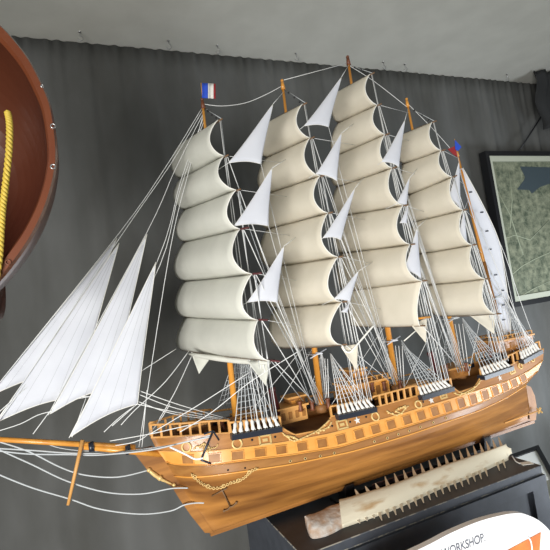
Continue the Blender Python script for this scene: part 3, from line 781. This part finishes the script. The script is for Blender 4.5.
a = un(372, 474, YS - .04); c = un(421, 455, YS - .04); 
b = MB(); cz = ZT + .022; b.box(((a.x + c.x) / 2, YS - .027, cz - .001), (c.x - a.x, .003, .018), (V((1, 0, 0)), V((0, .9, .4)).normalized(), V((0, -.4, .9)).normalized())); b.build('board_reflection', M_board_refl, stand)  # purple-grey strip standing in for reflections on the dark stand board
b = MB(); b.box(((xa + xb) / 2, YS - .014, ZT + .014), (xb - xa - .04, .018, .012)); b.build('rail', M_black, stand)

# ------------------------------------------------------------ sawfish saw
ZS = ZT + .030
saw = empty('sawfish_saw', unz(400, 495, ZT), 'long pale bone sawfish saw with teeth on both edges lying on cabinet', 'sawfish saw')
up = [(339, 499.5), (350, 497), (370, 491), (391, 484.5), (415, 475.5), (442, 465.5), (462, 459), (480, 453), (495, 448), (506, 444)]
lo = [(342, 524.5), (352, 521), (370, 515), (391, 507.5), (415, 497), (442, 485), (462, 477.5), (480, 470), (495, 463), (508, 457)]
U = spline([unz(x, y, ZS + .02) for x, y in up], 3); L = spline([unz(x, y, ZT + .012) for x, y in lo], 3)
rows = []
for a, c in zip(U, L):
    rows.append([lerp(a, c, k / 8) + V((0, 0, .010 * math.sin(math.pi * k / 8) ** .6)) for k in range(9)])
tip = unz(513, 449, ZS + .004)
rows += [[lerp(lerp(U[-1], L[-1], k / 8), lerp(tip, (U[-1] + L[-1]) / 2, abs(k - 4) / 4.001), .75 * math.sin(math.pi * k / 8)) + V((0, 0, .004)) for k in range(9)]]
bot = [[V((p.x, p.y, p.z - .011 - .008 * math.sin(math.pi * k / 8))) for k, p in enumerate(r)] for r in rows]
b = MB(); b.grid(rows); b.grid([r[::-1] for r in bot])
n_ = len(rows); per = [rows[i][0] for i in range(n_)] + rows[-1][1:] + [rows[i][-1] for i in range(n_ - 2, -1, -1)] + rows[0][::-1][1:-1]
perb = [bot[i][0] for i in range(n_)] + bot[-1][1:] + [bot[i][-1] for i in range(n_ - 2, -1, -1)] + bot[0][::-1][1:-1]
b.grid([per + [per[0]], perb + [perb[0]]]); b.build('blade', M_bone, saw)
# broken base stub
ub = spline([unz(x, y, ZS + .008) for x, y in ((304.5, 516), (308, 513.5), (316, 511), (330, 504.5), (343, 500.5))], 4); lb_ = spline([unz(x, y, ZT + .014) for x, y in ((306, 523), (310, 533.5), (321, 533), (332, 529), (343, 523))], 4)
random.seed(5); b = MB(); rows = []
for i, (a, c) in enumerate(zip(ub, lb_)):
    rows.append([lerp(a, c, k / 10) + V((0, 0, 0.013 * math.sin(math.pi * k / 10) ** .45 - .006 + random.uniform(-.001, .001))) + V((random.uniform(-.001, .001), 0, 0)) for k in range(11)])
bot = [[V((p.x, p.y, ZT + .001)) for p in r] for r in rows]
b.grid(rows); b.grid([r[::-1] for r in bot]); n_ = len(rows)
per = [rows[i][0] for i in range(n_)] + rows[-1][1:] + [rows[i][-1] for i in range(n_ - 2, -1, -1)] + rows[0][::-1][1:-1]
perb = [bot[i][0] for i in range(n_)] + bot[-1][1:] + [bot[i][-1] for i in range(n_ - 2, -1, -1)] + bot[0][::-1][1:-1]
b.grid([per + [per[0]], perb + [perb[0]]])
b.build('broken_base', M_stub, saw, 'rough pinkish broken base')
def teeth(z0, z1, xs):
    for x, y, ox, oy, w in xs:
        p = unz(x, y, z0); q = unz(x + ox, y + oy, z1); d = (q - p); t_ = (unz(510, 450, ZS) - unz(340, 512, ZS)).normalized() * w * 2.1
        bb = MB(); z = V((0, 0, .004)); 
        bb.add([p - t_ - z, p + t_ - z, p + t_ + z, p - t_ + z, q - t_ * .2, q + t_ * .2, q + t_ * .2 + z * .3, q - t_ * .2 + z * .3],
               [(0, 1, 2, 3), (7, 6, 5, 4), (0, 4, 5, 1), (1, 5, 6, 2), (2, 6, 7, 3), (3, 7, 4, 0)]); bb.build('tooth', M_tooth, saw)
def along(pl, x):
    for (a, b_), (c, d) in zip(pl, pl[1:]):
        if a <= x <= c: return lerp(b_, d, (x - a) / (c - a))
    return pl[-1][1]
xsu = [358]
while xsu[-1] < 504: xsu.append(xsu[-1] + lerp(10.3, 5.7, (xsu[-1] - 358) / 147))
tu = [(x, along(up, x) + 1, -3, -(6 if x < 380 else 9.5), .003 if x < 380 else .0036) for x in xsu if x < 507]
xsl = [357]
while xsl[-1] < 501: xsl.append(xsl[-1] + lerp(7.4, 5.8, (xsl[-1] - 357) / 147))
tl = [(x, along(lo, x) - 1, 3, (5 if x < 375 else 9.5), .0034) for x in xsl if x < 506 and not 486 < x < 492]
print('tooth Y', [round(unz(x+ox,y+oy,ZS).y,3) for x,y,ox,oy,w in tu]); teeth(ZS + .016, ZS + .024, tu); teeth(ZT + .009, ZT + .006, tl)

# ------------------------------------------------------------ paper and cable on the cabinet corner
b = MB(); b.prism([unz(x, y, ZT + .0005) for x, y in ((519, 463), (529, 461.5), (534, 464), (523, 465.5))][::-1], (0, 0, 1), .0015)
tag(b.build('paper_tag', M_paper), 'small white paper tag on the right corner of the dark cabinet', 'tag')
b = MB(); b.tube(spline([unz(x, y, ZT + .004) for x, y in ((512, 456), (514, 459), (516, 461.5), (520, 463.5))]), .0022, 6)
tag(b.build('cable', M_rope), 'short white cord curling from the saw tip to the paper tag', 'cord')
# ------------------------------------------------------------ leaning frame behind the cabinet
P1 = un(538, 447, 1.98); P0 = un(470, 471, 1.98); P0.z = P1.z
e = ray(560, 487); k_ = 1.72 / e.y; P2 = O + e * k_
Xd = (P1 - P0).normalized(); Dd = (P2 - P1); Dd = (Dd - Xd * Dd.dot(Xd)).normalized(); P2r = (O + e * k_) - P1
Dd = P2r.normalized(); 
Nf = Xd.cross(Dd).normalized(); 
if Nf.y > 0: Nf = -Nf
root = empty('leaning_picture', P1, 'black-framed picture with white mat leaning behind the right end of cabinet', 'picture frame')
def qd(a0, a1, d0, d1, th, off=0): return [P1 - Xd * a0 + Dd * d0 + Nf * off, P1 - Xd * a1 + Dd * d0 + Nf * off, P1 - Xd * a1 + Dd * d1 + Nf * off, P1 - Xd * a0 + Dd * d1 + Nf * off]
Wd, Hd, fw = .5, .62, .03
b = MB()
for q in (qd(0, Wd, 0, fw, 0), qd(0, Wd, Hd - fw, Hd, 0), qd(0, fw, fw, Hd - fw, 0), qd(Wd - fw, Wd, fw, Hd - fw, 0)): b.prism(q, Nf, .015)
b.build('frame', M_black, root); b = MB(); b.prism(qd(fw, Wd - fw, fw, Hd - fw, 0), Nf, .006); b.build('mat_board', M_paper, root)

# papers stacked at far right
pr = un(549, 500, 1.36)
b = MB()
for k in range(7):
    c = pr + V((.16 + random.uniform(-.01, .01), random.uniform(-.01, .01), -.02 * k)); a = random.uniform(-.12, .12)
    b.box(c, (.3, .22, .012), (V((math.cos(a), math.sin(a), 0)), V((-math.sin(a), math.cos(a), 0)), V((0, 0, 1))))
b2 = MB(); zb = pr.z - .128
tb = empty('side_table', (pr.x + .19, pr.y, 0), 'small dark side table beside the cabinet at the right edge', 'table')
b2.box((pr.x + .19, pr.y, zb - .012), (.34, .26, .02)); b2.build('table_top', M_cab, tb)
for sx in (-1, 1):
    for sy in (-1, 1): bl = MB(); bl.box((pr.x + .19 + sx * .15, pr.y + sy * .11, (zb - .022) / 2), (.025, .025, zb - .022)); bl.build('leg', M_cab, tb)
# keep each sheet bundle separate
lbs = ['topmost', 'second', 'third', 'fourth', 'fifth', 'sixth', 'lowest']
for k in range(7):
    bb = MB(); vs = b.v[k * 8:(k + 1) * 8]; bb.add(vs, [(0, 1, 3, 2), (4, 6, 7, 5), (0, 4, 5, 1), (2, 3, 7, 6), (0, 2, 6, 4), (1, 5, 7, 3)])
    for q in bb.v: q.z = q.z
    o = bb.build('booklet', mat('booklet_paper', hx(196, 200, 186), .8))
    tag(o, lbs[k] + ' pale booklet in the stack right of the cabinet', 'booklet', 'stack of pale booklets')

# ------------------------------------------------------------ framed aerial map
def mapmat():
    m = bpy.data.materials.new('aerial_map'); m.use_nodes = True; nt = m.node_tree; N = nt.nodes; Lk = nt.links
    b = N['Principled BSDF']; b.inputs['Roughness'].default_value = .4
    tc = N.new('ShaderNodeTexCoord')
    n1 = N.new('ShaderNodeTexNoise'); n1.inputs['Scale'].default_value = 24; n1.inputs['Detail'].default_value = 8; n1.inputs['Roughness'].default_value = .7
    r1 = N.new('ShaderNodeValToRGB'); r1.color_ramp.elements[0].position = .36; r1.color_ramp.elements[1].position = .66
    r1.color_ramp.elements[0].color = hx(72, 82, 68) + (1,); r1.color_ramp.elements[1].color = hx(140, 144, 122) + (1,)
    vo = N.new('ShaderNodeTexVoronoi'); vo.feature = 'DISTANCE_TO_EDGE'; vo.inputs['Scale'].default_value = 9
    mp = N.new('ShaderNodeMapping'); mp.inputs['Rotation'].default_value = (0, .5, 0); mp.inputs['Scale'].default_value = (1, 1, 2)
    r2 = N.new('ShaderNodeValToRGB'); r2.color_ramp.elements[0].position = .0; r2.color_ramp.elements[1].position = .045
    r2.color_ramp.elements[0].color = (1, 1, 1, 1); r2.color_ramp.elements[1].color = (0, 0, 0, 1)
    mx = N.new('ShaderNodeMixRGB'); mx.inputs[2].default_value = hx(168, 176, 152) + (1,)
    mu = N.new('ShaderNodeMath'); mu.operation = 'MULTIPLY'; mu.inputs[1].default_value = .18
    Lk.new(tc.outputs['Object'], n1.inputs['Vector']); Lk.new(tc.outputs['Object'], mp.inputs[0]); Lk.new(mp.outputs[0], vo.inputs['Vector'])
    Lk.new(n1.outputs['Fac'], r1.inputs[0]); Lk.new(vo.outputs['Distance'], r2.inputs[0]); Lk.new(r2.outputs[0], mu.inputs[0]); Lk.new(mu.outputs[0], mx.inputs[0]); Lk.new(r1.outputs[0], mx.inputs[1])
    Lk.new(mx.outputs[0], b.inputs['Base Color']); return m
YP = YW - .12
pa = un(487.5, 157, YP); pb = un(508.5, 303, YP); XL_, XR_ = (pa.x + pb.x) / 2, (pa.x + pb.x) / 2 + 1.05; zt, zb_ = pa.z, pb.z
pic = empty('framed_map', ((XL_ + XR_) / 2, YP, zb_), 'large black-framed green aerial map with cream border on the back wall', 'picture')
def ring(x0, x1, z0, z1, w, y, th, m, nm):
    b = MB(); b.box(((x0 + x1) / 2, y, z1 - w / 2), (x1 - x0, th, w)); b.box(((x0 + x1) / 2, y, z0 + w / 2), (x1 - x0, th, w))
    b.box((x0 + w / 2, y, (z0 + z1) / 2), (w, th, z1 - z0 - 2 * w)); b.box((x1 - w / 2, y, (z0 + z1) / 2), (w, th, z1 - z0 - 2 * w)); return b.build(nm, m, pic)
ring(XL_ - .02, XR_ + .03, zb_ - .03, zt + .03, .03, YP, .05, M_black, 'frame')
ring(XL_, XR_, zb_, zt, .034, YP - .004, .03, M_mapf, 'mat_board')
b = MB(); b.box(((XL_ + XR_) / 2, YP + .002, (zt + zb_) / 2), (XR_ - XL_ - .06, .02, zt - zb_ - .06)); mp_ = b.build('map_sheet', mapmat(), pic)
w = [un(x, y, YP - .0085) for x, y in ((520, 166.5), (575, 168), (590, 190), (560, 185), (549, 184), (540, 187), (532, 193.5), (529, 190), (517, 189.5), (524, 180), (525, 177))]
b = MB(); b.prism(w[::-1], (0, -1, 0), .0006); b.build('lake', mat('map_water', hx(62, 74, 80), .4), mp_)
for rd_ in ([(508, 278), (522, 266), (535, 259), (551, 252), (560, 248)], [(521, 296), (535, 288), (552, 280)], [(497, 190), (510, 215), (523, 255)], [(500, 240), (515, 235), (530, 240), (549, 220)], [(509, 170), (512, 200), (510, 228)]):
    b = MB(); b.tube([un(x, y, YP - .0085) for x, y in rd_], .003, 4); b.build('road', mat('map_road', hx(156, 164, 142), .6), mp_)
# hanging strap and dark cloth right of it
b = MB(); b.tube([un(519, 151, YP + .01), un(541, 117, YP + .03), un(549, 90, YP + .04)], .005, 6)
o = b.build('hanging_strap', M_black, pic)
b = MB(); rows = []
for k in range(14):
    z = CZ - .01 - .40 * k / 13; rows.append([V((un(542, 110, YW - .2).x + .02 * math.sin(k * .7) + .4 * j / 16, YW - .2 + .025 * math.sin(j * 1.7 + k * .15), z)) for j in range(17)])
b.sheet(rows, .003); tag(b.build('dark_cloth', mat('black_cloth', hx(52, 53, 54), .95, spec=.1)), 'black cloth hanging from ceiling at the top right corner', 'cloth')

# ------------------------------------------------------------ boat hull at left
YB = .95
out = [(-60, -18), (-30, 0), (0, 24), (16, 41), (29.5, 59), (41, 80.5), (51, 105), (56, 134), (57.5, 155), (56, 171), (52, 190), (44, 213.6), (33, 236), (20, 256), (0, 281), (-30, 309), (-60, 330)]
op = spline([un(x, y, YB) for x, y in out], 4)
xm = op[0].x
ctr = V((xm, YB, sum(p.z for p in op) / len(op)))
loop = op + [V((2 * xm - p.x, p.y, p.z)) for p in op[-2:0:-1]]
boat = empty('small_boat', (xm, YB, min(p.z for p in op)), 'brown varnished wooden boat hull hung on its side at the left edge', 'boat')
n = len(loop); inner = [lerp(p, ctr, .11) for p in loop]
def ringq(A_, B_, mb, mi=0, sm=True): mb.add(A_ + B_, [(i, (i + 1) % n, (i + 1) % n + n, i + n) for i in range(n)], mi, sm)
b = MB(); t = V((0, .03, 0))
lip = [p + V((0, .004, 0)) for p in loop]; r0 = [lerp(p, ctr, .02) + V((0, -.005, 0)) for p in loop]; r1 = [lerp(p, ctr, .085) + V((0, -.004, 0)) for p in loop]
ringq([p + t for p in loop], lip, b); ringq(lip, r0, b); ringq(r0, r1, b); ringq(r1, [p + V((0, .006, 0)) for p in inner], b)
b.build('gunwale', M_boatr, boat)
b = MB(); prev = [p + V((0, .005, 0)) for p in inner]; prevo = [p + t for p in loop]
for k in range(1, 13):
    a = k / 12 * math.pi / 2; cur = [lerp(ctr, p, math.cos(a) ** .8 if k < 12 else .01) + V((0, .25 * math.sin(a) + .005, 0)) for p in inner]; ringq(prev, cur, b); prev = cur
    curo = [lerp(ctr, p, math.cos(a) ** .8 if k < 12 else .01) + V((0, .26 * math.sin(a) + .03, 0)) for p in loop]; ringq(curo, prevo, b); prevo = curo
b.build('shell', M_boat, boat)
for x, y in ((53, 126), (53, 166.5), (8, 262), (42, 86)):
    p = un(x, y, YB - .006); bb = MB(); rr = .0042 if x != 42 else .002
    torus(bb, p, V((1, 0, 0)), V((0, 0, 1)), rr, .0014, 14); bb.build('grommet', M_metal if y < 200 else M_red, boat)
# yellow twisted rope
path = spline([un(x, y, YB - .02 if y < 250 else YB - .011) for x, y in ((7.5, 112), (9.5, 125), (9, 150), (6, 180), (3, 205), (1, 230), (-1, 260), (-8, 300))], 24)
b = MB()
for s_ in range(3):
    pts = []
    for k, p in enumerate(path):
        a = k * .55 + s_ * 2.094; pts.append(p + V((math.cos(a) * .0032, math.sin(a) * .0032, 0)))
    b.tube(pts, .0033, 6)
tag(b.build('rope', M_yel), 'yellow twisted rope hanging inside the varnished boat hull at left', 'rope')

# ------------------------------------------------------------ round white sign, lower right
YG = 1.02
sg = [(350, 592), (372, 575), (400, 558.5), (430, 544), (452, 532.5), (480, 521), (504, 514.8), (515, 513.4), (524, 514), (538, 520), (550, 531), (560, 547), (566, 570), (560, 600), (540, 625), (500, 645), (440, 655), (390, 645), (358, 622)]
gp_ = [un(x, y, YG) for x, y in sg]; gp_ = spline(gp_ + [gp_[0]], 4)[:-1]
sign = empty('sign_board', un(450, 600, YG), 'white rounded workshop sign with dark lettering and orange shape in front of cabinet', 'sign')
b = MB(); b.prism(gp_, (0, 1, 0), .018); b.build('board', M_signw, sign)
b = MB(); b.prism([un(x, y, YG - .003) for x, y in ((505, 552), (541, 532.5), (539, 560), (520, 600), (470, 600), (480, 565))], (0, 1, 0), .0025); b.build('orange_emblem', M_signo, sign)
b = MB(); b.tube(spline([un(x, y, YG - .004) for x, y in ((528, 537), (531, 542), (532, 552), (530, 565))]), .0022, 6); b.build('emblem_stripe', M_signw, sign)
cu = bpy.data.curves.new('sign_text', 'FONT'); cu.body = 'WORKSHOP.'; cu.extrude = .0004; cu.size = .032; cu.space_character = .95
to = bpy.data.objects.new('sign_text', cu); COL.objects.link(to); to.data.materials.append(M_ink); to.parent = sign
A_ = un(442.0, 558.5, YG - .002); B_ = un(485.5, 541, YG - .002); xd = (B_ - A_); Lw = xd.length; xd.normalize(); nd = V((0, -1, 0)); ud = nd.cross(xd)
bpy.context.view_layer.update(); wd = to.dimensions.x; sx = Lw / wd
to.matrix_local = Matrix(((xd.x * sx, ud.x, nd.x, 0), (xd.y * sx, ud.y, nd.y, 0), (xd.z * sx, ud.z, nd.z, 0), (0, 0, 0, 1))) ; to.location = A_ - sign.location
bpy.context.view_layer.update(); dg = bpy.context.evaluated_depsgraph_get()
me_ = bpy.data.meshes.new_from_object(to.evaluated_get(dg)); t2 = bpy.data.objects.new('lettering', me_); COL.objects.link(t2); t2.parent = sign; t2.matrix_local = to.matrix_local.copy(); bpy.data.objects.remove(to)
# easel legs hold the sign up
b = MB(); zz = min(p.z for p in gp_) + .01
b.box((un(440, 640, YG).x - .08, YG + .03, zz / 2 + .05), (.03, .02, zz + .1)); b.box((un(520, 640, YG).x + .02, YG + .03, zz / 2 + .05), (.03, .02, zz + .1)); b.build('support_posts', M_black, sign)

# ------------------------------------------------------------ light
def area(name, loc, tgt, size, power, col=(1, 1, 1), sy=None, spread=None):
    L_ = bpy.data.lights.new(name, 'AREA'); L_.energy = power; L_.color = col; L_.size = size
    if sy: L_.shape = 'RECTANGLE'; L_.size_y = sy
    if spread: L_.spread = math.radians(spread)
    o = bpy.data.objects.new(name, L_); COL.objects.link(o); o.location = loc
    d = V(tgt) - V(loc); o.rotation_euler = d.to_track_quat('-Z', 'Y').to_euler(); return o
area('window_daylight', (-1.4, -1.4, .85), (1.3, 1.5, .7), 1.4, 68, (1.0, .985, .95), 1.2, 105)
area('lower_right_fill', (3.1, .1, .5), (2.2, 2.1, .45), .9, 42, (.86, .93, 1.0), 1.2, 130)  # added fill lamp, brightens the lower right of the curtain and leaning picture
wd_ = bpy.data.worlds.new('room_air'); sc.world = wd_; wd_.use_nodes = True
wd_.node_tree.nodes['Background'].inputs[0].default_value = (.9, .95, 1, 1); wd_.node_tree.nodes['Background'].inputs[1].default_value = .4

cd = bpy.data.cameras.new('camera'); cam = bpy.data.objects.new('camera', cd); COL.objects.link(cam)
cam.matrix_world = Matrix.Translation(O) @ R.to_4x4()
cd.sensor_width = 36; cd.lens = F / 550 * 36; cd.clip_start = .02
sc.camera = cam
sc.view_settings.view_transform = 'Standard'; sc.view_settings.look = 'None'; sc.view_settings.gamma = 1; sc.view_settings.exposure = 0
